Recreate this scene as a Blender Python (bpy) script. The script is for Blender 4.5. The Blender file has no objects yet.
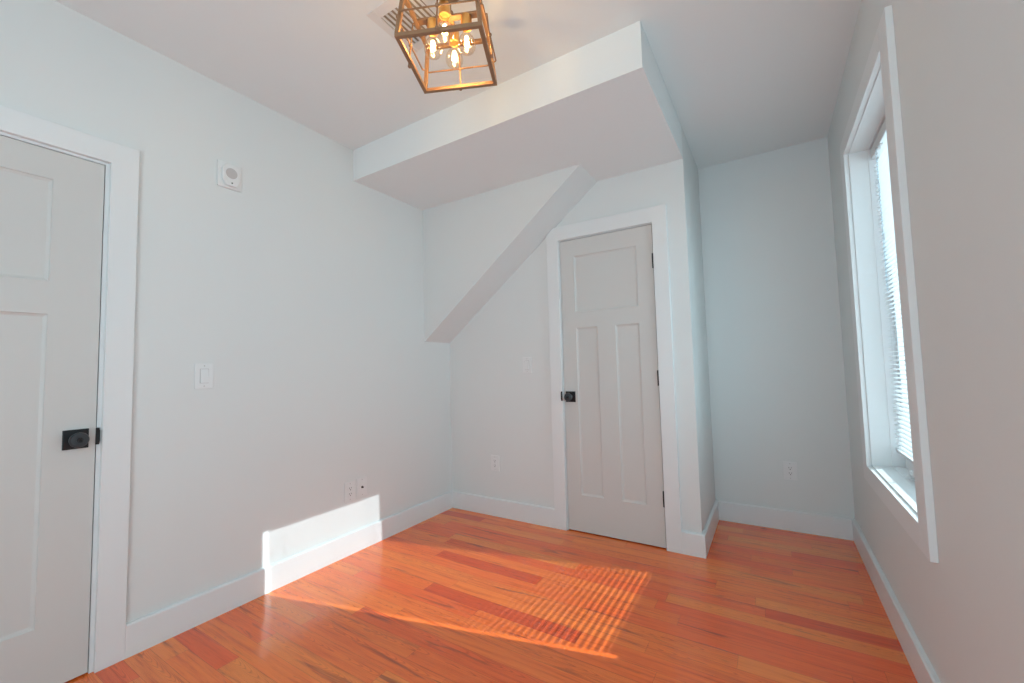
import bpy, bmesh, math, random
from mathutils import Vector, Matrix

random.seed(7)
C = bpy.context.scene.collection
SC = bpy.context.scene
PI = math.pi

# ------------------------------------------------------------------ camera
cam_data = bpy.data.cameras.new('camera')
cam = bpy.data.objects.new('camera', cam_data)
C.objects.link(cam)
cam_data.sensor_fit = 'HORIZONTAL'
cam_data.sensor_width = 36.0
cam_data.lens = 417.763 / 1024 * 36.0
cam_data.clip_start = 0.02
_r = Vector((0.84890895, 0.52794036, -0.02515105))
_u = Vector((0.05299409, -0.03767343, 0.99788393))
_f = Vector((-0.52587567, 0.84844545, 0.05995903))
cam.matrix_world = Matrix(((_r.x, _u.x, -_f.x, 2.3058), (_r.y, _u.y, -_f.y, -2.721),
                           (_r.z, _u.z, -_f.z, 1.1427), (0, 0, 0, 1)))
SC.camera = cam

# ------------------------------------------------------------------ exposure, sky, sun, daylight
SC.view_settings.view_transform = 'Standard'
SC.view_settings.look = 'None'
SC.view_settings.gamma = 1.0
SC.view_settings.use_curve_mapping = False
SC.view_settings.exposure = -0.70

SKY = 6.2
world = bpy.data.worlds.new('sky')
SC.world = world
world.use_nodes = True
wn, wl = world.node_tree.nodes, world.node_tree.links
wn.clear()
w_out = wn.new('ShaderNodeOutputWorld')
w_bg = wn.new('ShaderNodeBackground')
w_tc = wn.new('ShaderNodeTexCoord')
w_sep = wn.new('ShaderNodeSeparateXYZ')
w_ramp = wn.new('ShaderNodeValToRGB')
wl.new(w_tc.outputs['Generated'], w_sep.inputs[0])
wl.new(w_sep.outputs['Z'], w_ramp.inputs[0])
w_ramp.color_ramp.elements[0].position = 0.0
w_ramp.color_ramp.elements[0].color = (0.96, 1.26, 1.42, 1)      # pale sunlit ground far outside
w_ramp.color_ramp.elements[1].position = 0.06
w_ramp.color_ramp.elements[1].color = (0.66, 0.91, 1.02, 1)      # bright hazy sky
wl.new(w_ramp.outputs[0], w_bg.inputs[0])
w_bg.inputs[1].default_value = SKY
wl.new(w_bg.outputs[0], w_out.inputs[0])

SUN_DIR = Vector((0.970, 0.242, 0.62)).normalized()              # towards the sun
sun_data = bpy.data.lights.new('sun', 'SUN')
sun_data.energy = 11.5
sun_data.angle = math.radians(0.35)
sun_data.color = (0.87, 0.97, 1.0)
sun = bpy.data.objects.new('sun', sun_data)
C.objects.link(sun)
sun.location = (6, 1.5, 4)
sun.rotation_euler = SUN_DIR.to_track_quat('Z', 'Y').to_euler()

def portal(name, loc, direction, sx, sy):
    d = bpy.data.lights.new(name, 'AREA')
    d.shape = 'RECTANGLE'
    d.size, d.size_y = sx, sy
    d.cycles.is_portal = True
    o = bpy.data.objects.new(name, d)
    C.objects.link(o)
    o.location = loc
    o.rotation_euler = Vector(direction).to_track_quat('-Z', 'Y').to_euler()

portal('window_daylight_portal', (2.90, -0.43, 1.40), (-1, 0, 0), 1.0, 1.7)

portal('added_window_portal', (2.90, -3.075, 1.375), (-1, 0, 0), 1.6, 2.0)  # guides sky light through the added, unseen window
portal('added_opening_portal', (2.05, -4.22, 1.10), (0, 1, 0), 1.1, 2.1)  # guides sky light through the opening added in the back wall

# ------------------------------------------------------------------ room dimensions (metres)
W, W1, D, H = 2.698, 1.902, 0.696, 2.6155
S, F, B, L = 2.406, 0.956, 0.303, 1.353      # soffit height, soffit front, stair box front, stair box foot
SLOPE = 0.7835
BACK = -4.1
HB, TB = 0.131, 0.018                        # baseboard height, thickness
TC = 0.020                                   # casing thickness

# ------------------------------------------------------------------ mesh helpers
def box(bm, a, b, bevel=0.0, seg=2, mat=None):
    t = bmesh.new()
    bmesh.ops.create_cube(t, size=1.0)
    for v in t.verts:
        v.co = Vector([(a[i] + b[i]) / 2 + v.co[i] * (b[i] - a[i]) for i in range(3)])
    if bevel:
        bmesh.ops.bevel(t, geom=t.edges[:], offset=bevel, segments=seg, affect='EDGES', profile=0.5)
    merge(bm, t, mat)

def merge(bm, t, mat=None):
    if mat is not None:
        bmesh.ops.transform(t, matrix=mat, verts=t.verts[:])
    bmesh.ops.recalc_face_normals(t, faces=t.faces[:])
    me = bpy.data.meshes.new('tmp')
    t.to_mesh(me)
    t.free()
    bm.from_mesh(me)
    bpy.data.meshes.remove(me)

def prism(bm, pts, axis, a, b, bevel=0.0):
    """polygon pts (2-D, in the two other axes in x,y,z order) extruded along axis from a to b"""
    t = bmesh.new()
    def co(p, s):
        q = list(p)
        q.insert(axis, s)
        return q
    v0 = [t.verts.new(co(p, a)) for p in pts]
    f = t.faces.new(v0)
    r = bmesh.ops.extrude_face_region(t, geom=[f])
    for v in [g for g in r['geom'] if isinstance(g, bmesh.types.BMVert)]:
        v.co[axis] = b
    bmesh.ops.recalc_face_normals(t, faces=t.faces[:])
    if bevel:
        bmesh.ops.bevel(t, geom=t.edges[:], offset=bevel, segments=2, affect='EDGES', profile=0.5)
    merge(bm, t)

def lathe(bm, prof, seg=32, mat=None, close=True):
    """prof: list of (radius, height) revolved about local z"""
    t = bmesh.new()
    rings = []
    for r, z in prof:
        if r < 1e-6:
            rings.append([t.verts.new((0, 0, z))])
        else:
            rings.append([t.verts.new((r * math.cos(2 * PI * i / seg), r * math.sin(2 * PI * i / seg), z)) for i in range(seg)])
    for p, q in zip(rings, rings[1:]):
        for i in range(seg):
            j = (i + 1) % seg
            vs = [p[i % len(p)], p[j % len(p)], q[j % len(q)], q[i % len(q)]]
            u = []
            for v in vs:
                if v not in u:
                    u.append(v)
            if len(u) > 2:
                t.faces.new(u)
    if close:
        for ring in (rings[0], rings[-1]):
            if len(ring) > 2:
                t.faces.new(ring)
    merge(bm, t, mat)

def tube(bm, path, r, seg=10, closed=False):
    """round rod along a polyline"""
    t = bmesh.new()
    path = [Vector(p) for p in path]
    n = len(path)
    rings = []
    up = None
    for i, p in enumerate(path):
        if closed:
            d = (path[(i + 1) % n] - path[i - 1]).normalized()
        else:
            d = (path[min(i + 1, n - 1)] - path[max(i - 1, 0)]).normalized()
        if up is None:
            up = d.orthogonal().normalized()
        up = (up - d * up.dot(d)).normalized()
        w = d.cross(up)
        rings.append([t.verts.new(p + r * (math.cos(2 * PI * k / seg) * up + math.sin(2 * PI * k / seg) * w)) for k in range(seg)])
    m = n if closed else n - 1
    for i in range(m):
        p, q = rings[i], rings[(i + 1) % n]
        for k in range(seg):
            t.faces.new([p[k], p[(k + 1) % seg], q[(k + 1) % seg], q[k]])
    if not closed:
        t.faces.new(rings[0])
        t.faces.new(rings[-1])
    merge(bm, t)

def bar(bm, a, b, w, bevel=0.0012):
    """square bar between two points"""
    a, b = Vector(a), Vector(b)
    d = b - a
    t = bmesh.new()
    bmesh.ops.create_cube(t, size=1.0)
    for v in t.verts:
        v.co = Vector((v.co.x * w, v.co.y * w, v.co.z * d.length))
    bmesh.ops.bevel(t, geom=t.edges[:], offset=bevel, segments=1, affect='EDGES')
    z = d.normalized()
    ref = Vector((0, 0, 1)) if abs(z.z) < 0.7 else Vector((1, 0, 0))
    x = ref.cross(z).normalized()
    y = z.cross(x)
    m = Matrix(((x.x, y.x, z.x, 0), (x.y, y.y, z.y, 0), (x.z, y.z, z.z, 0), (0, 0, 0, 1)))
    merge(bm, t, Matrix.Translation((a + b) / 2) @ m)

def obj(name, bm, mat, parent=None, smooth=False):
    me = bpy.data.meshes.new(name)
    bm.to_mesh(me)
    bm.free()
    me.materials.append(mat)
    if smooth:
        for p in me.polygons:
            p.use_smooth = True
        try:
            me.set_sharp_from_angle(angle=math.radians(40))
        except Exception:
            pass
    o = bpy.data.objects.new(name, me)
    C.objects.link(o)
    if parent:
        o.parent = parent
        o.matrix_parent_inverse = Matrix.Identity(4)
    return o

def tag(o, label, cat, kind=None, group=None):
    o['label'] = label
    o['category'] = cat
    if kind:
        o['kind'] = kind
    if group:
        o['group'] = group
    return o

def empty(name, loc, rot=(0, 0, 0)):
    o = bpy.data.objects.new(name, None)
    o.empty_display_size = 0.05
    C.objects.link(o)
    o.location = loc
    o.rotation_euler = rot
    return o

# ------------------------------------------------------------------ materials
def srgb(r, g, b):
    f = lambda c: c / 12.92 if c <= 0.04045 else ((c + 0.055) / 1.055) ** 2.4
    return (f(r / 255), f(g / 255), f(b / 255), 1)

def pbr(name, col, rough=0.5, metal=0.0, spec=0.5, bump=0.0, scale=200.0):
    m = bpy.data.materials.new(name)
    m.use_nodes = True
    nt = m.node_tree
    p = nt.nodes['Principled BSDF']
    p.inputs['Base Color'].default_value = col
    p.inputs['Roughness'].default_value = rough
    p.inputs['Metallic'].default_value = metal
    p.inputs['Specular IOR Level'].default_value = spec
    if bump:
        tc = nt.nodes.new('ShaderNodeTexCoord')
        n = nt.nodes.new('ShaderNodeTexNoise')
        n.inputs['Scale'].default_value = scale
        n.inputs['Detail'].default_value = 3
        b = nt.nodes.new('ShaderNodeBump')
        b.inputs['Strength'].default_value = bump
        b.inputs['Distance'].default_value = 0.002
        nt.links.new(tc.outputs['Object'], n.inputs['Vector'])
        nt.links.new(n.outputs['Fac'], b.inputs['Height'])
        nt.links.new(b.outputs[0], p.inputs['Normal'])
    return m

M_WALL = pbr('wall_paint', (0.778, 0.80, 0.79, 1), 0.55, spec=0.35, bump=0.05, scale=160)
M_CEIL = pbr('ceiling_paint', (0.865, 0.90, 0.90, 1), 0.75, spec=0.2, bump=0.04, scale=160)
M_TRIM = pbr('trim_paint', (0.82, 0.84, 0.84, 1), 0.35, spec=0.45)
M_DOOR = pbr('door_paint', (0.67, 0.66, 0.635, 1), 0.42, spec=0.4, bump=0.02, scale=90)
M_BLACK = pbr('black_metal', (0.018, 0.021, 0.024, 1), 0.38, metal=0.3, spec=0.5)
M_BLACK_FACE = pbr('dark_metal_face', (0.05, 0.056, 0.062, 1), 0.42, metal=0.4)
M_PLATE = pbr('white_plastic', (0.82, 0.83, 0.825, 1), 0.3, spec=0.5)
M_SLOT = pbr('dark_slot', (0.05, 0.05, 0.05, 1), 0.6)
M_GREY = pbr('grey_grille', (0.56, 0.54, 0.53, 1), 0.6)
M_VINYL = pbr('window_vinyl', (0.86, 0.88, 0.89, 1), 0.32)
M_SLAT = pbr('blind_slat_white', (0.70, 0.72, 0.73, 1), 0.4)
M_VENT = pbr('vent_enamel', (0.80, 0.79, 0.77, 1), 0.45)
M_VENTIN = pbr('vent_duct_dark', (0.34, 0.27, 0.20, 1), 0.7)
M_BRONZE = pbr('lantern_bronze', (0.34, 0.20, 0.11, 1), 0.45, metal=0.5)
M_BRASS = pbr('socket_brass', (0.85, 0.50, 0.16, 1), 0.32, metal=0.9)

def glass_mat(name, tint=(1, 1, 1, 1), k=1.0):
    m = bpy.data.materials.new(name)
    m.use_nodes = True
    nt = m.node_tree
    nt.nodes.clear()
    out = nt.nodes.new('ShaderNodeOutputMaterial')
    mix = nt.nodes.new('ShaderNodeMixShader')
    tr = nt.nodes.new('ShaderNodeBsdfTransparent')
    gl = nt.nodes.new('ShaderNodeBsdfGlossy')
    fr = nt.nodes.new('ShaderNodeLayerWeight')     # thin pane: reflection rises towards grazing, same from both sides
    fr.inputs['Blend'].default_value = 0.25
    mu = nt.nodes.new('ShaderNodeMath')
    mu.operation = 'MULTIPLY'
    mu.inputs[1].default_value = k
    tr.inputs[0].default_value = tint
    gl.inputs['Roughness'].default_value = 0.03
    nt.links.new(fr.outputs['Facing'], mu.inputs[0])
    nt.links.new(mu.outputs[0], mix.inputs[0])
    nt.links.new(tr.outputs[0], mix.inputs[1])
    nt.links.new(gl.outputs[0], mix.inputs[2])
    nt.links.new(mix.outputs[0], out.inputs[0])
    return m

M_PANE = glass_mat('window_glass', (0.97, 0.99, 0.99, 1))
M_BULB = glass_mat('bulb_glass', (1.0, 0.95, 0.86, 1), 0.6)

def emit_mat(name, col, s):
    m = bpy.data.materials.new(name)
    m.use_nodes = True
    nt = m.node_tree
    nt.nodes.clear()
    out = nt.nodes.new('ShaderNodeOutputMaterial')
    e = nt.nodes.new('ShaderNodeEmission')
    e.inputs[0].default_value = col
    e.inputs[1].default_value = s
    nt.links.new(e.outputs[0], out.inputs[0])
    return m

M_FILAMENT = emit_mat('filament_glow', (1.0, 0.62, 0.25, 1), 500.0)

def floor_material():
    m = bpy.data.materials.new('oak_strip_floor')
    m.use_nodes = True
    nt = m.node_tree
    N, Lk = nt.nodes, nt.links
    p = N['Principled BSDF']
    def math_(op, a, b=None, c=None):
        n = N.new('ShaderNodeMath')
        n.operation = op
        for i, v in enumerate((a, b, c)):
            if v is None:
                continue
            if isinstance(v, (int, float)):
                n.inputs[i].default_value = v
            else:
                Lk.new(v, n.inputs[i])
        return n.outputs[0]
    def white(dim, vec=None, w=None, out='Value'):
        n = N.new('ShaderNodeTexWhiteNoise')
        n.noise_dimensions = dim
        if vec is not None:
            Lk.new(vec, n.inputs['Vector'])
        if w is not None:
            Lk.new(w, n.inputs['W'])
        return n.outputs[out]
    def comb(x, y, z):
        n = N.new('ShaderNodeCombineXYZ')
        for i, v in enumerate((x, y, z)):
            if isinstance(v, (int, float)):
                n.inputs[i].default_value = v
            else:
                Lk.new(v, n.inputs[i])
        return n.outputs[0]
    def noise(vec, scale, detail=4, rough=0.55, dist=0.0):
        n = N.new('ShaderNodeTexNoise')
        n.inputs['Scale'].default_value = scale
        n.inputs['Detail'].default_value = detail
        n.inputs['Roughness'].default_value = rough
        n.inputs['Distortion'].default_value = dist
        Lk.new(vec, n.inputs['Vector'])
        return n.outputs['Fac']
    def ramp(fac, stops):
        n = N.new('ShaderNodeValToRGB')
        cr = n.color_ramp
        while len(cr.elements) < len(stops):
            cr.elements.new(0.5)
        for e, (pos, col) in zip(cr.elements, stops):
            e.position = pos
            e.color = col
        Lk.new(fac, n.inputs[0])
        return n.outputs[0]
    def mixc(mode, fac, a, b):
        n = N.new('ShaderNodeMix')
        n.data_type = 'RGBA'
        n.blend_type = mode
        if isinstance(fac, (int, float)):
            n.inputs['Factor'].default_value = fac
        else:
            Lk.new(fac, n.inputs['Factor'])
        for key, v in (('A', a), ('B', b)):
            s = [i for i in n.inputs if i.name == key and i.type == 'RGBA'][0]
            if isinstance(v, tuple):
                s.default_value = v
            else:
                Lk.new(v, s)
        return [o for o in n.outputs if o.type == 'RGBA'][0]
    tc = N.new('ShaderNodeTexCoord')
    sep = N.new('ShaderNodeSeparateXYZ')
    Lk.new(tc.outputs['Object'], sep.inputs[0])
    x, y = sep.outputs['X'], sep.outputs['Y']
    BW = 0.0826
    yy = math_('DIVIDE', math_('ADD', y, 2.071 + BW * 40), BW)
    row = math_('FLOOR', yy)
    fy = math_('FRACT', yy)
    r1 = white('1D', w=row)
    r2 = white('1D', w=math_('ADD', row, 37.7))
    length = math_('ADD', math_('MULTIPLY', r1, 0.85), 0.65)
    xx = math_('ADD', math_('DIVIDE', x, length), math_('MULTIPLY', r2, 13.0))
    cell = math_('FLOOR', xx)
    fx = math_('FRACT', xx)
    pid = white('2D', vec=comb(cell, row, 0))
    pid2 = white('2D', vec=comb(row, cell, 0))
    # board tint
    base = ramp(pid, [(0.0, srgb(226, 82, 34)), (0.12, srgb(247, 102, 42)), (0.45, srgb(252, 116, 47)),
                      (0.75, srgb(253, 125, 52)), (1.0, srgb(254, 140, 62))])
    # long grain
    gv = comb(math_('MULTIPLY', x, 1.0), math_('ADD', math_('MULTIPLY', y, 22.0), math_('MULTIPLY', pid, 60.0)), math_('MULTIPLY', pid2, 37.0))
    g1 = noise(gv, 3.0, 5, 0.6, 0.4)
    grain = ramp(g1, [(0.28, (0.66, 0.48, 0.42, 1)), (0.41, (0.94, 0.88, 0.85, 1)), (0.52, (1.03, 1.05, 1.04, 1)), (0.72, (1.08, 1.22, 1.22, 1))])
    col = mixc('MULTIPLY', 0.85, base, grain)
    # cathedral figure on flat-sawn boards
    cy_ = math_('SUBTRACT', fy, math_('ADD', 0.2, math_('MULTIPLY', pid2, 0.6)))
    cv = math_('ADD', math_('MULTIPLY', math_('MULTIPLY', cy_, cy_), 9.0), math_('MULTIPLY', x, math_('ADD', 1.2, math_('MULTIPLY', pid, 1.5))))
    wob = noise(comb(math_('MULTIPLY', x, 2.0), math_('MULTIPLY', y, 9.0), math_('MULTIPLY', pid, 21.0)), 2.0, 3, 0.5, 0.2)
    cv2 = math_('ADD', cv, math_('MULTIPLY', wob, 0.9))
    rings = math_('FRACT', math_('MULTIPLY', cv2, 7.0))
    rl = ramp(rings, [(0.0, (0.66, 0.50, 0.44, 1)), (0.22, (1, 1, 1, 1)), (0.8, (1.03, 1.05, 1.05, 1)), (1.0, (0.72, 0.58, 0.52, 1))])
    fig = math_('MULTIPLY', math_('GREATER_THAN', pid2, 0.40), 0.72)
    col = mixc('MULTIPLY', fig, col, rl)
    # dark mineral streaks
    sv = comb(math_('MULTIPLY', x, 1.5), math_('ADD', math_('MULTIPLY', y, 16.0), math_('MULTIPLY', pid2, 91.0)), math_('MULTIPLY', pid, 53.0))
    s1 = noise(sv, 1.6, 4, 0.6, 0.6)
    streak = ramp(s1, [(0.59, (0, 0, 0, 1)), (0.72, (1, 1, 1, 1))])
    col = mixc('MIX', math_('MULTIPLY', streak, 0.68), col, srgb(118, 48, 34))
    # a few small dark knots, stretched along the board
    kn = N.new('ShaderNodeTexVoronoi')
    kn.inputs['Scale'].default_value = 1.0
    Lk.new(comb(math_('MULTIPLY', x, 1.7), math_('MULTIPLY', y, 4.2), 0.37), kn.inputs['Vector'])
    ksep = N.new('ShaderNodeSeparateColor')
    Lk.new(kn.outputs['Color'], ksep.inputs[0])
    kpick = math_('GREATER_THAN', ksep.outputs[0], 0.55)
    kmask = ramp(kn.outputs['Distance'], [(0.020, (1, 1, 1, 1)), (0.055, (0, 0, 0, 1))])
    col = mixc('MIX', math_('MULTIPLY', math_('MULTIPLY', kmask, kpick), 0.75), col, srgb(96, 40, 28))
    # fine pores
    pv = comb(math_('MULTIPLY', x, 6.0), math_('MULTIPLY', y, 170.0), pid)
    pores = ramp(noise(pv, 2.0, 2, 0.5), [(0.30, (0.82, 0.76, 0.72, 1)), (0.48, (1, 1, 1, 1))])
    col = mixc('MULTIPLY', 0.55, col, pores)
    # joints
    edge_y = math_('MULTIPLY', math_('MINIMUM', fy, math_('SUBTRACT', 1.0, fy)), BW)
    edge_x = math_('MULTIPLY', math_('MINIMUM', fx, math_('SUBTRACT', 1.0, fx)), length)
    edge = math_('MINIMUM', edge_y, edge_x)
    gap = math_('LESS_THAN', edge, 0.0006)
    col = mixc('MULTIPLY', math_('MULTIPLY', gap, 0.55), col, (0.35, 0.22, 0.16, 1))
    Lk.new(col, p.inputs['Base Color'])
    p.inputs['Roughness'].default_value = 0.24
    p.inputs['Specular IOR Level'].default_value = 0.45
    p.inputs['Coat Weight'].default_value = 0.45
    p.inputs['Coat Roughness'].default_value = 0.12
    bmp = N.new('ShaderNodeBump')
    bmp.inputs['Strength'].default_value = 0.25
    bmp.inputs['Distance'].default_value = 0.0008
    hgt = math_('ADD', math_('SUBTRACT', 1.0, gap), math_('MULTIPLY', noise(comb(x, math_('MULTIPLY', y, 8.0), pid), 5.0, 2), 0.25))
    Lk.new(hgt, bmp.inputs['Height'])
    Lk.new(bmp.outputs[0], p.inputs['Normal'])
    return m

M_FLOOR = floor_material()

# ------------------------------------------------------------------ the room shell
bm = bmesh.new()
box(bm, (-0.12, BACK - 0.1, -0.05), (W + 0.17, D + 0.1, 0.0))
tag(obj('floor', bm, M_FLOOR), 'glossy orange wood strip floor with boards running towards the left wall', 'floor', 'structure')

bm = bmesh.new()
box(bm, (-0.12, BACK - 0.1, H), (W + 0.17, D + 0.1, H + 0.08))
tag(obj('ceiling', bm, M_CEIL), 'flat white main ceiling carrying the lantern and vent', 'ceiling', 'structure')

# left wall with a pocket for the door leaf
LD0, LD1, LDH = -2.985, -2.155, 2.030         # casing inner edges of the left door and head
bm = bmesh.new()
box(bm, (-0.12, BACK - 0.1, 0), (-0.06, 0.1, H))
box(bm, (-0.06, BACK - 0.1, 0), (0, LD0 - 0.004, H))
box(bm, (-0.06, LD1 + 0.004, 0), (0, 0.1, H))
box(bm, (-0.06, LD0 - 0.004, LDH + 0.004), (0, LD1 + 0.004, H))
tag(obj('wall_left', bm, M_WALL), 'long plain pale left wall with switch and sunlit patch at its foot', 'wall', 'structure')

# closet wall with a pocket for the closet door
CD0, CD1, CDH = 1.038, 1.7005, 2.040
bm = bmesh.new()
box(bm, (0, 0.06, 0), (W1, 0.12, H))
box(bm, (0, 0, 0), (CD0 - 0.004, 0.06, H))
box(bm, (CD1 + 0.004, 0, 0), (W1, 0.06, H))
box(bm, (CD0 - 0.004, 0, CDH + 0.004), (CD1 + 0.004, 0.06, H))
tag(obj('wall_far', bm, M_WALL), 'pale far wall around the closet door', 'wall', 'structure')

bm = bmesh.new()
box(bm, (W1 - 0.1, 0.12, 0), (W1, D + 0.1, H))
tag(obj('wall_niche', bm, M_WALL), 'narrow side wall turning from the closet wall into the alcove', 'wall', 'structure')

bm = bmesh.new()
box(bm, (W1, D, 0), (W + 0.17, D + 0.1, H))
tag(obj('wall_alcove', bm, M_WALL), 'pale end wall of the alcove right of the closet', 'wall', 'structure')

# right wall with the window opening
WY0, WY1, WZ0, WZ1 = -0.865, 0.0, 0.606, 2.200
bm = bmesh.new()
VY0_, VY1_, VZ0_, VZ1_ = -3.85, -2.30, 0.40, 2.35      # unseen window added for fill light, beside and behind the camera
box(bm, (W, BACK - 0.1, 0), (W + 0.17, VY0_, H))
box(bm, (W, VY1_, 0), (W + 0.17, WY0, H))
box(bm, (W, WY1, 0), (W + 0.17, D, H))
for a, b, c, d in ((WY0, WY1, WZ0, WZ1), (VY0_, VY1_, VZ0_, VZ1_)):
    box(bm, (W, a, 0), (W + 0.17, b, c))
    box(bm, (W, a, d), (W + 0.17, b, H))
tag(obj('wall_right', bm, M_WALL), 'pale right wall pierced by the tall window', 'wall', 'structure')

# back wall behind the camera
bm = bmesh.new()
OX0, OX1, OZ0, OZ1 = 1.55, 2.55, 0.10, 2.10   # unglazed opening added behind the camera to let in fill light
box(bm, (0, BACK - 0.1, 0), (OX0, BACK, H))
box(bm, (OX1, BACK - 0.1, 0), (W, BACK, H))
box(bm, (OX0, BACK - 0.1, 0), (OX1, BACK, OZ0))
box(bm, (OX0, BACK - 0.1, OZ1), (OX1, BACK, H))
tag(obj('wall_back', bm, M_WALL), 'pale back wall behind the camera with an opening added for fill daylight', 'wall', 'structure')

# dropped soffit over the closet corner
bm = bmesh.new()
box(bm, (0, -F, S), (W1, 0, H))
tag(obj('ceiling_soffit', bm, M_CEIL), 'dropped box soffit hanging below the ceiling above the closet', 'soffit', 'structure')

# boxed underside of the stair in the corner below the soffit
bm = bmesh.new()
prism(bm, [(0, L), ((S - L) / SLOPE, S), (0, S)], 1, -B, 0)
tag(obj('wall_stair_bulkhead', bm, M_WALL), 'triangular boxed stair bulkhead with sloping underside in the left corner', 'bulkhead', 'structure')

# ------------------------------------------------------------------ baseboards
def baseboard(name, label, runs):
    bm = bmesh.new()
    for axis, a, b, wallpos, sgn in runs:
        t = TB * sgn
        c = 0.005
        prof = [(wallpos, 0), (wallpos + t, 0), (wallpos + t, HB - c), (wallpos + t - c * sgn, HB), (wallpos, HB)]
        # axis: 0 runs along x (profile in y,z), 1 runs along y (profile in x,z)
        prism(bm, prof, axis, a, b)
    return tag(obj(name, bm, M_TRIM), label, 'baseboard', 'structure')

CO0, CO1, COH = 0.948, 1.7906, 2.140          # closet casing outer edges and head
LO0, LO1, LOH = LD0 - 0.09, -2.065, 2.120     # left door casing outer edges and head
baseboard('baseboard_left', 'tall white baseboard along the left wall', [(1, LO1, 0, 0, 1), (1, BACK, LO0, 0, 1)])
baseboard('baseboard_far', 'short white baseboard between left corner and closet door', [(0, TB, CO0, 0, -1)])
baseboard('baseboard_niche', 'white baseboard wrapping the outside corner beside the closet door',
          [(0, CO1, W1 + TB, 0, -1), (1, 0, D, W1, 1)])
baseboard('baseboard_alcove', 'white baseboard across the alcove end wall', [(0, W1 + TB, W - TB, D, -1)])
baseboard('baseboard_right', 'long white baseboard under the window on the right wall', [(1, BACK, D, W, -1)])

# ------------------------------------------------------------------ door casings
bm = bmesh.new()
xa = (COH - L) / SLOPE
za = L + SLOPE * CO0
e = 0.002
prism(bm, [(CO0, 0), (CD0, 0), (CD0, CDH), (CD1, CDH), (CD1, 0), (CO1, 0), (CO1, COH), (xa + e, COH), (CO0, za - e)], 1, -TC, 0, 0.002)
for a, b in (((CD0 - 0.004, -0.0005, 0), (CD0 + 0.004, 0.058, CDH)), ((CD1 - 0.004, -0.0005, 0), (CD1 + 0.004, 0.058, CDH)),
             ((CD0 + 0.004, -0.0005, CDH - 0.004), (CD1 - 0.004, 0.058, CDH + 0.004))):
    box(bm, a, b)
trim1 = tag(obj('trim_1', bm, M_TRIM), 'white casing around the closet door, one top corner cut by the stair slope', 'door casing', 'structure')

bm = bmesh.new()
prism(bm, [(LO0, 0), (LD0, 0), (LD0, LDH), (LD1, LDH), (LD1, 0), (LO1, 0), (LO1, LOH), (LO0, LOH)], 0, 0, TC, 0.002)
for a, b in (((-0.058, LD0 - 0.004, 0), (0.0005, LD0 + 0.012, LDH)), ((-0.058, LD1 - 0.012, 0), (0.0005, LD1 + 0.004, LDH)),
             ((-0.058, LD0 + 0.012, LDH - 0.010), (0.0005, LD1 - 0.012, LDH + 0.004))):
    box(bm, a, b)
trim2 = tag(obj('trim_2', bm, M_TRIM), 'white casing around the left door at the picture edge', 'door casing', 'structure')

# strike plates on the casing edges: a small dark lip curling out
def strike(parent, mat):
    bm = bmesh.new()
    prism(bm, [(-0.0085, -0.033), (0.002, -0.033), (0.002, 0.033), (-0.0085, 0.033), (-0.0105, 0.020), (-0.0105, -0.020)], 1, -0.0025, 0.0, 0.0)
    tube(bm, [(-0.0090, -0.0015, -0.021), (-0.0090, -0.0015, 0.021)], 0.0022, 8)
    bmesh.ops.transform(bm, matrix=mat, verts=bm.verts[:])
    return obj('strike_plate', bm, M_BLACK, parent)
strike(trim1, Matrix.Translation((CD0 - 0.0010, -TC + 0.0005, 0.926)))
strike(trim2, Matrix.Translation((0.003, LD1 - 0.0140, 0.908)) @ Matrix.Rotation(PI / 2, 4, 'Z') @ Matrix.Scale(-1, 4, (1, 0, 0)))

# ------------------------------------------------------------------ doors
def door_leaf_bm(w, z0, z1, panels, th=0.035, dep=0.009, inset=0.012):
    """leaf in local coords: u along x (0..w), front face y = 0 looking to -y"""
    bm = bmesh.new()
    us = sorted(set([0, w] + [p[0] for p in panels] + [p[1] for p in panels]))
    zs = sorted(set([z0, z1] + [p[2] for p in panels] + [p[3] for p in panels]))
    def quad(*c):
        bm.faces.new([bm.verts.new(p) for p in c])
    for i in range(len(us) - 1):
        for j in range(len(zs) - 1):
            cu, cz = (us[i] + us[i + 1]) / 2, (zs[j] + zs[j + 1]) / 2
            if any(p[0] < cu < p[1] and p[2] < cz < p[3] for p in panels):
                continue
            quad((us[i], 0, zs[j]), (us[i + 1], 0, zs[j]), (us[i + 1], 0, zs[j + 1]), (us[i], 0, zs[j + 1]))
    for a, b, c, d in panels:
        o = [(a, 0, c), (b, 0, c), (b, 0, d), (a, 0, d)]
        m_ = 0.003
        o2 = [(a + m_, dep * .55, c + m_), (b - m_, dep * .55, c + m_), (b - m_, dep * .55, d - m_), (a + m_, dep * .55, d - m_)]
        q = inset
        n = [(a + q, dep, c + q), (b - q, dep, c + q), (b - q, dep, d - q), (a + q, dep, d - q)]
        for k in range(4):
            l = (k + 1) % 4
            quad(o[k], o[l], o2[l], o2[k])
            quad(o2[k], o2[l], n[l], n[k])
        quad(*n)
    A = [(0, 0, z0), (w, 0, z0), (w, 0, z1), (0, 0, z1)]
    Bk = [(p[0], th, p[2]) for p in A]
    for k in range(4):
        l = (k + 1) % 4
        quad(A[l], A[k], Bk[k], Bk[l])
    quad(*reversed(Bk))
    bmesh.ops.remove_doubles(bm, verts=bm.verts[:], dist=1e-5)
    bmesh.ops.recalc_face_normals(bm, faces=bm.faces[:])
    return bm

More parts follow.
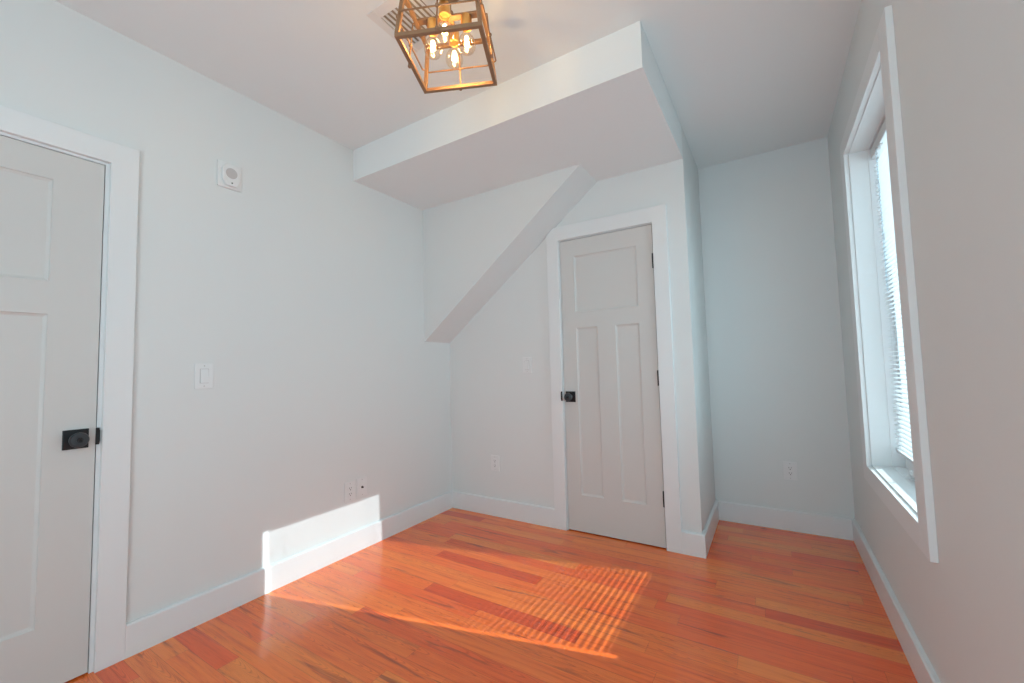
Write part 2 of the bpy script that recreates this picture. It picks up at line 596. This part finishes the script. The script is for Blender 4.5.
def knob_set(parent, u, z, flip=1):
    """square rose with a round knob; local axes of the leaf, projecting to -y"""
    bm = bmesh.new()
    box(bm, (u - 0.036, -0.009, z - 0.037), (u + 0.036, 0.0, z + 0.037), 0.0015, 2)
    rose = obj('rose', bm, M_BLACK, parent)
    bm = bmesh.new()
    m = Matrix.Translation((u, -0.009, z)) @ Matrix.Rotation(PI / 2, 4, 'X')
    lathe(bm, [(0.019, 0), (0.017, 0.004), (0.0125, 0.008), (0.0115, 0.020), (0.014, 0.026), (0.023, 0.030), (0.0275, 0.035),
               (0.0285, 0.041), (0.0275, 0.047), (0.024, 0.0505), (0.010, 0.0515), (0.0, 0.0515)], 36, m)
    kn = obj('knob', bm, M_BLACK_FACE, parent, True)
    bm = bmesh.new()
    m2 = m @ Matrix.Translation((0, 0, 0.0510))
    lathe(bm, [(0.0095, 0), (0.0095, 0.0025), (0.0075, 0.0035), (0.0072, 0.0015), (0.0055, 0.0015), (0.005, 0.0030), (0.0, 0.0034)], 28, m2)
    obj('button', bm, M_BLACK, kn, True)

# closet door (front faces -y)
d1 = empty('door_1', (CD0 + 0.007, 0.001, 0.0))
DW = CD1 - CD0 - 0.014
du = CD0 + 0.007
pan = [(1.147 - du, 1.585 - du, 1.513, 1.912), (1.153 - du, 1.304 - du, 0.252, 1.403), (1.420 - du, 1.578 - du, 0.252, 1.403)]
pan = [(0.104, DW - 0.104, 1.513, 1.912), (0.104, 0.104 + 0.158, 0.252, 1.403), (DW - 0.104 - 0.158, DW - 0.104, 0.252, 1.403)]
obj('leaf', door_leaf_bm(DW, 0.007, CDH - 0.008, pan), M_DOOR, d1)
knob_set(d1, 1.094 - du, 0.922)
for z in (1.795, 1.048, 0.303):
    bm = bmesh.new()
    lathe(bm, [(0.0, 0), (0.003, 0.001), (0.0065, 0.003), (0.0065, 0.097), (0.003, 0.099), (0.0, 0.100)], 14,
          Matrix.Translation((DW + 0.0015, -0.0055, z - 0.05)))
    box(bm, (DW - 0.004, -0.003, z - 0.047), (DW + 0.001, 0.0005, z + 0.047))
    obj('hinge', bm, M_BLACK, d1, True)
tag(d1, 'tall greige three-panel closet door with black knob and hinges in the far wall', 'door', 'structure')

# left door (front faces +x): local u runs along -y... built by rotating the leaf about z
d2 = empty('door_2', (-0.001, LD0 + 0.015, 0.0), (0, 0, PI / 2))
DW2 = LD1 - LD0 - 0.030
u0 = LD0 + 0.015
ru = -2.3125 - u0                              # right edge of the panels
pan = [(0.140, ru, 1.510, 1.905), (0.140, DW2 / 2 - 0.057, 0.240, 1.385), (DW2 / 2 + 0.057, ru, 0.240, 1.385)]
obj('leaf', door_leaf_bm(DW2, 0.007, LDH - 0.013, pan), M_DOOR, d2)
knob_set(d2, -2.227 - u0, 0.905)
tag(d2, 'greige panelled door at the left picture edge with black square rose and knob', 'door', 'structure')

# ------------------------------------------------------------------ window
bm = bmesh.new()
cw = 0.098
# casing as four boards round the opening, one mesh
box(bm, (W - TC, WY0 - cw, WZ0 - cw + 0.015), (W, WY0, WZ1 + cw - 0.015), 0.0015, 1)
box(bm, (W - TC, WY1, WZ0 - cw + 0.015), (W, WY1 + cw, WZ1 + cw - 0.015), 0.0015, 1)
box(bm, (W - TC, WY0, WZ1), (W, WY1, WZ1 + cw - 0.015), 0.0)
box(bm, (W - TC, WY0, WZ0 - cw + 0.015), (W, WY1, WZ0), 0.0)
tag(obj('trim_3', bm, M_TRIM), 'flat white casing framing the tall window on the right wall', 'window casing', 'structure')

win = empty('window_1', (0, 0, 0))
FX = 2.774
g = 0.005
bm = bmesh.new()      # jamb liner set back a little from the casing edge
for a, b in (((W + 0.0005, WY0 + .0005, WZ0), (FX, WY0 + g, WZ1)), ((W + 0.0005, WY1 - g, WZ0), (FX, WY1 - .0005, WZ1)),
             ((W + 0.0005, WY0 + g, WZ0), (FX, WY1 - g, WZ0 + g)), ((W + 0.0005, WY0 + g, WZ1 - g), (FX, WY1 - g, WZ1))):
    box(bm, a, b)
obj('jamb', bm, M_TRIM, win)
bm = bmesh.new()      # window frame
h = 0.007
for a, b in (((FX, WY0, WZ0), (W + 0.168, WY0 + h, WZ1)), ((FX, WY1 - h, WZ0), (W + 0.168, WY1, WZ1)),
             ((FX, WY0 + h, WZ0), (W + 0.168, WY1 - h, WZ0 + h)), ((FX, WY0 + h, WZ1 - h), (W + 0.168, WY1 - h, WZ1))):
    box(bm, a, b, 0.001, 1)
obj('window_frame', bm, M_VINYL, win)
bm = bmesh.new()      # casement sash
SX0, SX1 = 2.822, 2.860
GY0, GY1, GZ0, GZ1 = -0.812, -0.043, 0.675, 2.135
for a, b in (((SX0, WY0 + h, WZ0 + h), (SX1, GY0, WZ1 - h)), ((SX0, GY1, WZ0 + h), (SX1, WY1 - h, WZ1 - h)),
             ((SX0, GY0, WZ0 + h), (SX1, GY1, GZ0)), ((SX0, GY0, GZ1), (SX1, GY1, WZ1 - h))):
    box(bm, a, b, 0.0015, 1)
sash = obj('sash', bm, M_VINYL, win)
bm = bmesh.new()
box(bm, (2.840, GY0 - 0.004, GZ0 - 0.004), (2.844, GY1 + 0.004, GZ1 + 0.004))
obj('pane', bm, M_PANE, sash)
# folding crank handle on the frame sill
bm = bmesh.new()
cy_, cz_ = -0.235, WZ0 + h
lathe(bm, [(0.021, 0), (0.021, 0.007), (0.016, 0.012), (0.012, 0.022), (0.0, 0.024)], 24, Matrix.Translation((2.797, cy_, cz_)))
box(bm, (2.789, cy_ - 0.095, cz_ + 0.016), (2.803, cy_ + 0.008, cz_ + 0.034), 0.004, 2)
lathe(bm, [(0.0, 0), (0.010, 0.002), (0.013, 0.014), (0.009, 0.026), (0.0, 0.029)], 18, Matrix.Translation((2.796, cy_ - 0.084, cz_ + 0.028)))
box(bm, (2.785, cy_ - 0.05, cz_), (2.812, cy_ + 0.035, cz_ + 0.006), 0.002, 1)
obj('crank_handle', bm, M_VINYL, win, True)
tag(win, 'tall white casement window in the right wall with deep reveal', 'window', 'structure')

# added out-of-view window: its invented shade turns the sun into soft fill light
M_FILL_SHADE = bpy.data.materials.new('added_shade_fabric')
M_FILL_SHADE.use_nodes = True
nt = M_FILL_SHADE.node_tree
nt.nodes.clear()
so_ = nt.nodes.new('ShaderNodeOutputMaterial')
st_ = nt.nodes.new('ShaderNodeBsdfTranslucent')
st_.inputs[0].default_value = (0.36, 0.375, 0.38, 1)
nt.links.new(st_.outputs[0], so_.inputs[0])
w2 = empty('added_fill_window', (0, 0, 0))
bm = bmesh.new()
box(bm, (W + 0.08, VY0_, VZ0_), (W + 0.16, VY0_ + 0.05, VZ1_))
box(bm, (W + 0.08, VY1_ - 0.05, VZ0_), (W + 0.16, VY1_, VZ1_))
box(bm, (W + 0.08, VY0_ + 0.05, VZ0_), (W + 0.16, VY1_ - 0.05, VZ0_ + 0.05))
box(bm, (W + 0.08, VY0_ + 0.05, VZ1_ - 0.05), (W + 0.16, VY1_ - 0.05, VZ1_))
obj('window_frame', bm, M_VINYL, w2)
bm = bmesh.new()
bmesh.ops.create_grid(bm, x_segments=1, y_segments=1, size=0.5)
for v in bm.verts:
    v.co = Vector((W + 0.06, (VY0_ + VY1_) / 2 + v.co.x * (VY1_ - VY0_), (VZ0_ + VZ1_) / 2 + v.co.y * (VZ1_ - VZ0_)))
obj('added_fill_shade', bm, M_FILL_SHADE, w2)
tag(w2, 'unseen window added in the right wall behind the camera, its shade diffusing fill light', 'window', 'structure')

# ------------------------------------------------------------------ mini blind in the window
BX = 2.800
BY0, BY1 = -0.793, -0.030
bl = empty('window_blind', (BX, (BY0 + BY1) / 2, 0.69))
def loc(p):
    return (p[0] - BX, p[1] - (BY0 + BY1) / 2, p[2] - 0.69)
def lbox(bm, a, b, *r):
    box(bm, loc(a), loc(b), *r)
bm = bmesh.new()
lbox(bm, (BX - 0.018, BY0 - 0.012, 2.136), (BX + 0.014, BY1 + 0.012, 2.1865), 0.004, 2)
head = obj('headrail', bm, M_SLAT, bl)
bm = bmesh.new()
ZR = 0.690
lbox(bm, (BX - 0.0125, BY0, ZR), (BX + 0.0125, BY1, ZR + 0.012), 0.003, 2)
obj('bottom_rail', bm, M_SLAT, bl)
bm = bmesh.new()
pitch = 0.0205
z = ZR + 0.012 + 0.015
TILT = math.radians(10)
while z < 2.108:
    t = bmesh.new()
    n = 4
    top, bot = [], []
    for i in range(n + 1):
        s = -0.0125 + 0.025 * i / n
        sag = 0.0016 * (1 - (s / 0.0125) ** 2)
        for lst, dz in ((top, 0.0003), (bot, -0.0003)):
            px = s * math.cos(TILT) - (sag + dz) * math.sin(TILT)
            pz = s * math.sin(TILT) + (sag + dz) * math.cos(TILT)
            lst.append([t.verts.new(loc((BX + px, yv, z + pz))) for yv in (BY0, BY1)])
    for i in range(n):
        t.faces.new([top[i][0], top[i + 1][0], top[i + 1][1], top[i][1]])
        t.faces.new([bot[i][0], bot[i][1], bot[i + 1][1], bot[i + 1][0]])
    for i in (0, n):
        t.faces.new([top[i][0], top[i][1], bot[i][1], bot[i][0]])
    for k in (0, 1):
        t.faces.new([v[k] for v in top] + [v[k] for v in reversed(bot)])
    merge(bm, t)
    z += pitch
obj('slats', bm, M_SLAT, bl)
bm = bmesh.new()
for yv in (BY0 + 0.09, (BY0 + BY1) / 2, BY1 - 0.09):
    for dx in (-0.0135, 0.0135):
        tube(bm, [loc((BX + dx, yv, ZR + 0.011)), loc((BX + dx, yv, 2.137))], 0.0006, 6)
obj('ladder_cord', bm, M_SLAT, bl)
bm = bmesh.new()
tube(bm, [loc((BX - 0.020, BY1 - 0.13, 2.136)), loc((BX - 0.022, BY1 - 0.13, 2.124)), loc((BX - 0.021, BY1 - 0.135, 1.45))], 0.003, 8)
obj('tilt_wand', bm, glass_mat('clear_wand', (0.9, 0.93, 0.95, 1)), bl, True)
for yv in (BY1 - 0.055, BY1 - 0.125, BY1 - 0.165):
    bm = bmesh.new()
    lbox(bm, (BX - 0.0165, yv - 0.010, 2.130), (BX - 0.004, yv + 0.010, 2.137), 0.001, 1)
    obj('cord_guide', bm, M_GREY, head)
tag(bl, 'white mini blind with tilted slats hanging in the right window', 'blind')

# ------------------------------------------------------------------ wall plates (local: plate in x,z; front to -y)
def plate(t, w=0.078, hh=0.120):
    bm = bmesh.new()
    box(bm, (-w / 2, -0.0065, -hh / 2), (w / 2, 0.0, hh / 2), 0.0025, 2)
    return obj('cover_plate', bm, M_PLATE, t)

def screws(t, zs):
    bm = bmesh.new()
    for z_ in zs:
        lathe(bm, [(0.003, 0), (0.003, 0.0008), (0.0, 0.001)], 12, Matrix.Translation((0, -0.0063, z_)) @ Matrix.Rotation(PI / 2, 4, 'X'))
    return obj('screw', bm, M_GREY, t)

def rocker_switch(loc_, rz, label):
    t = empty('light_switch', loc_, (0, 0, rz))
    pl = plate(t)
    for z_ in (0.048, -0.048):
        screws(t, [z_])
    bm = bmesh.new()
    box(bm, (-0.0185, -0.0072, -0.0345), (0.0185, -0.006, 0.0345), 0.0)
    obj('rocker_bezel', bm, M_GREY, t)
    bm = bmesh.new()
    prism(bm, [(-0.0072, -0.0325), (-0.0145, -0.0325), (-0.0085, 0.0325), (-0.0072, 0.0325)], 0, -0.0165, 0.0165, 0.0006)
    obj('rocker', bm, M_PLATE, t)
    return tag(t, label, 'light switch', None, 'light switches')

def outlet(loc_, rz, label):
    t = empty('electrical_outlet', loc_, (0, 0, rz))
    plate(t)
    bm = bmesh.new()
    box(bm, (-0.0170, -0.0085, -0.0340), (0.0170, -0.006, 0.0340), 0.001, 1)
    face = obj('receptacle', bm, M_PLATE, t)
    for s in (1, -1):
        bm = bmesh.new()
        zc = 0.0175 * s
        box(bm, (-0.0078, -0.0090, zc + 0.000), (-0.0056, -0.0083, zc + 0.009))
        box(bm, (0.0056, -0.0090, zc + 0.001), (0.0078, -0.0083, zc + 0.008))
        lathe(bm, [(0.0030, 0), (0.0030, 0.0006), (0.0, 0.0006)], 12, Matrix.Translation((0, -0.0084, zc - 0.0065)) @ Matrix.Rotation(PI / 2, 4, 'X'))
        obj('socket_slots', bm, M_SLOT, face)
    for z_ in (0.048, -0.048):
        screws(t, [z_])
    return tag(t, label, 'outlet', None, 'electrical outlets')

RL = PI / 2          # plates on the left wall face +x
rocker_switch((0.0, -1.800, 1.135), RL, 'white rocker light switch on the left wall beside the left door')
rocker_switch((0.750, 0.0, 1.150), 0, 'white rocker light switch on the far wall beside the closet door')
outlet((0.0, -0.990, 0.383), RL, 'white outlet low on the left wall just above the sunlit patch')
outlet((0.440, 0.0, 0.398), 0, 'white outlet low on the far wall left of the closet door')
outlet((2.371, D, 0.394), 0, 'white outlet low on the alcove end wall')

t = empty('cable_plate', (0.0, -0.900, 0.388), (0, 0, RL))
plate(t)
bm = bmesh.new()
mx = Matrix.Translation((0, -0.006, 0.0)) @ Matrix.Rotation(PI / 2, 4, 'X')
lathe(bm, [(0.0075, 0), (0.0075, 0.003), (0.0050, 0.003), (0.0050, 0.011), (0.0035, 0.011), (0.0, 0.008)], 18, mx)
obj('coaxial_jack', bm, M_SLOT, t, True)
for z_ in (0.048, -0.048):
    screws(t, [z_])
tag(t, 'white cable plate with one dark jack beside the left wall outlet', 'cable plate')

# alarm unit high on the left wall
t = empty('wall_alarm', (0.0, -1.705, 2.148), (0, 0, RL))
bm = bmesh.new()
box(bm, (-0.056, -0.012, -0.066), (0.056, 0.0, 0.066), 0.004, 2)
obj('back_plate', bm, M_PLATE, t)
bm = bmesh.new()
cut = 0.016
a_, b_ = 0.040, 0.056
oct_ = [(-a_ + cut, -b_), (a_ - cut, -b_), (a_, -b_ + cut * 1.6), (a_, b_ - cut * 1.6), (a_ - cut, b_), (-a_ + cut, b_), (-a_, b_ - cut * 1.6), (-a_, -b_ + cut * 1.6)]
prism(bm, oct_, 1, -0.028, -0.0115, 0.004)
obj('housing', bm, M_PLATE, t)
bm = bmesh.new()
mx = Matrix.Translation((0.0, -0.0275, 0.008)) @ Matrix.Rotation(PI / 2, 4, 'X')
lathe(bm, [(0.0265, 0), (0.0265, 0.0012), (0.024, 0.002), (0.0, 0.002)], 32, mx)
obj('speaker_grille', bm, M_GREY, t)
bm = bmesh.new()
mx = Matrix.Translation((0.003, -0.0275, -0.041)) @ Matrix.Rotation(PI / 2, 4, 'X')
lathe(bm, [(0.0038, 0), (0.0038, 0.001), (0.0, 0.0016)], 14, mx)
obj('test_button', bm, M_SLOT, t)
tag(t, 'small white square alarm with grey round grille high on the left wall', 'alarm')

# ------------------------------------------------------------------ ceiling vent
VX0, VX1, VY0, VY1 = 0.951, 1.235, -1.620, -1.360
t = empty('ceiling_vent', ((VX0 + VX1) / 2, (VY0 + VY1) / 2, H))
hx, hy = (VX1 - VX0) / 2, (VY1 - VY0) / 2
ix, iy = hx - 0.040, hy - 0.040
bm = bmesh.new()
for s in (-1, 1):
    prism(bm, [(s * hx, 0), (s * hx, -0.0015), (s * ix, -0.005), (s * ix, 0)], 1, -hy, hy)
    # profile in (x,z) swept along y, then in (y,z) swept along x
    prism(bm, [(s * hy, 0), (s * hy, -0.0015), (s * iy, -0.005), (s * iy, 0)], 0, -ix, ix)
obj('vent_frame', bm, M_VENT, t)
bm = bmesh.new()
box(bm, (-ix, -iy, -0.0012), (ix, iy, -0.0004))
obj('duct', bm, M_VENTIN, t)
n = 9
for i in range(n):
    xc = -ix + (i + 0.5) * 2 * ix / n
    bm = bmesh.new()
    prism(bm, [(xc + 0.0080, -0.0068), (xc + 0.0074, -0.0076), (xc - 0.0075, -0.0030), (xc - 0.0068, -0.0021)], 1, -iy, iy)
    obj('louver', bm, M_VENT, t)
tag(t, 'white louvered square vent in the ceiling beside the lantern', 'vent')

# ------------------------------------------------------------------ lantern
LZ = 2.300            # underside of the lower ring
LH = 0.188            # height of the cage
lan = empty('ceiling_lantern', (1.3262, -1.5370, LZ), (0, 0, math.radians(24.3)))
HS, HT = 0.149, 0.130  # half widths below and above
BWD = 0.0150
def cn(s, z_, sx, sy, off=0.0):
    return Vector((sx * (s + off), sy * (s + off), z_))
def half(z_):
    return HS + (HT - HS) * z_ / LH
SIG = [(-1, -1), (1, -1), (1, 1), (-1, 1)]
bm = bmesh.new()
zb, zt = BWD / 2, LH - BWD / 2
for k in range(4):
    a, b = SIG[k], SIG[(k + 1) % 4]
    for z_ in (zb, zt):
        p, q = cn(half(z_), z_, *a), cn(half(z_), z_, *b)
        d = (q - p).normalized() * (BWD / 2)
        if k % 2:
            d = -d
        bar(bm, p - d, q + d, BWD)
    bar(bm, cn(half(zb), BWD, *a), cn(half(zt), LH - BWD, *a), BWD * 0.96)
obj('cage_frame', bm, M_BRONZE, lan)
# thin rod round each face, bent back into the posts, with an upright rod and a small knob
ZW = 0.092
for k in range(4):
    ang = k * PI / 2
    rot = Matrix.Rotation(ang, 4, 'Z')
    hw = half(ZW)
    y0 = -hw
    off = -0.016
    pts = [(-hw, y0, ZW), (-hw - 0.000, y0 + off * 0.6, ZW), (-hw + 0.006, y0 + off, ZW), (hw - 0.006, y0 + off, ZW), (hw, y0 + off * 0.6, ZW), (hw, y0, ZW)]
    bm = bmesh.new()
    tube(bm, [rot @ Vector(p) for p in pts], 0.0031, 8)
    obj('side_rod', bm, M_BRONZE, lan, True)
    bm = bmesh.new()
    yb, yt = -half(zb) - BWD / 2, -half(zt) - BWD / 2
    pts = [(0, yb + 0.002, zb), (0, yb - 0.008, zb + 0.004), (0, y0 + off + 0.002, ZW), (0, yt - 0.008, zt - 0.004), (0, yt + 0.002, zt)]
    tube(bm, [rot @ Vector(p) for p in pts], 0.0031, 8)
    up_ = obj('upright_rod', bm, M_BRONZE, lan, True)
    for zz, yy in ((ZW, y0 + off), (zb, yb - 0.004)):
        bm = bmesh.new()
        bmesh.ops.create_icosphere(bm, subdivisions=2, radius=0.0075, matrix=rot @ Matrix.Translation((0, yy, zz)))
        obj('rod_knob', bm, M_BRONZE, up_, True)
# cross arms carrying the sockets
ARMZ = LH - 0.006
for k in range(2):
    bm = bmesh.new()
    if k == 0:
        box(bm, (-HT, -0.013, ARMZ - 0.005), (HT, 0.013, ARMZ + 0.004), 0.001, 1)
    else:
        box(bm, (-0.013, -HT, ARMZ - 0.0048), (0.013, HT, ARMZ + 0.0038), 0.001, 1)
    obj('cross_arm', bm, M_BRONZE, lan)
bm = bmesh.new()
lathe(bm, [(0.016, ARMZ), (0.016, ARMZ + 0.02), (0.008, ARMZ + 0.024), (0.008, H - LZ - 0.03), (0.012, H - LZ - 0.024), (0.012, H - LZ - 0.018)], 24)
obj('stem', bm, M_BRONZE, lan, True)
bm = bmesh.new()
lathe(bm, [(0.0, H - LZ - 0.022), (0.020, H - LZ - 0.022), (0.060, H - LZ - 0.018), (0.063, H - LZ - 0.012), (0.063, H - LZ)], 40)
obj('canopy', bm, M_BRONZE, lan, True)
RB = 0.066
for k in range(4):
    ang = k * PI / 2
    bx_, by_ = RB * math.cos(ang), RB * math.sin(ang)
    bm = bmesh.new()
    T = Matrix.Translation((bx_, by_, 0))
    lathe(bm, [(0.0, ARMZ - 0.004), (0.0190, ARMZ - 0.004), (0.0212, ARMZ - 0.007), (0.0212, ARMZ - 0.050), (0.0195, ARMZ - 0.052), (0.0165, ARMZ - 0.048), (0.0, ARMZ - 0.048)], 28, T)
    so = obj('socket', bm, M_BRASS, lan, True)
    zb_ = ARMZ - 0.049
    bm = bmesh.new()
    lathe(bm, [(0.0128, zb_), (0.0135, zb_ - 0.018), (0.0170, zb_ - 0.028), (0.0260, zb_ - 0.042), (0.0325, zb_ - 0.056), (0.0345, zb_ - 0.068),
               (0.0325, zb_ - 0.081), (0.0265, zb_ - 0.092), (0.0160, zb_ - 0.100), (0.0, zb_ - 0.103)], 28, T, close=False)
    bu = obj('bulb', bm, M_BULB, lan, True)
    bm = bmesh.new()
    for j in range(4):
        a2 = j * PI / 2 + 0.4
        cx_, sy_ = math.cos(a2), math.sin(a2)
        tube(bm, [(bx_ + 0.004 * cx_, by_ + 0.004 * sy_, zb_ - 0.036), (bx_ + 0.008 * cx_, by_ + 0.008 * sy_, zb_ - 0.072)], 0.0011, 5)
    obj('filament', bm, M_FILAMENT, bu)
tag(lan, 'bronze open-cage ceiling lantern with four glowing clear bulbs', 'ceiling light')
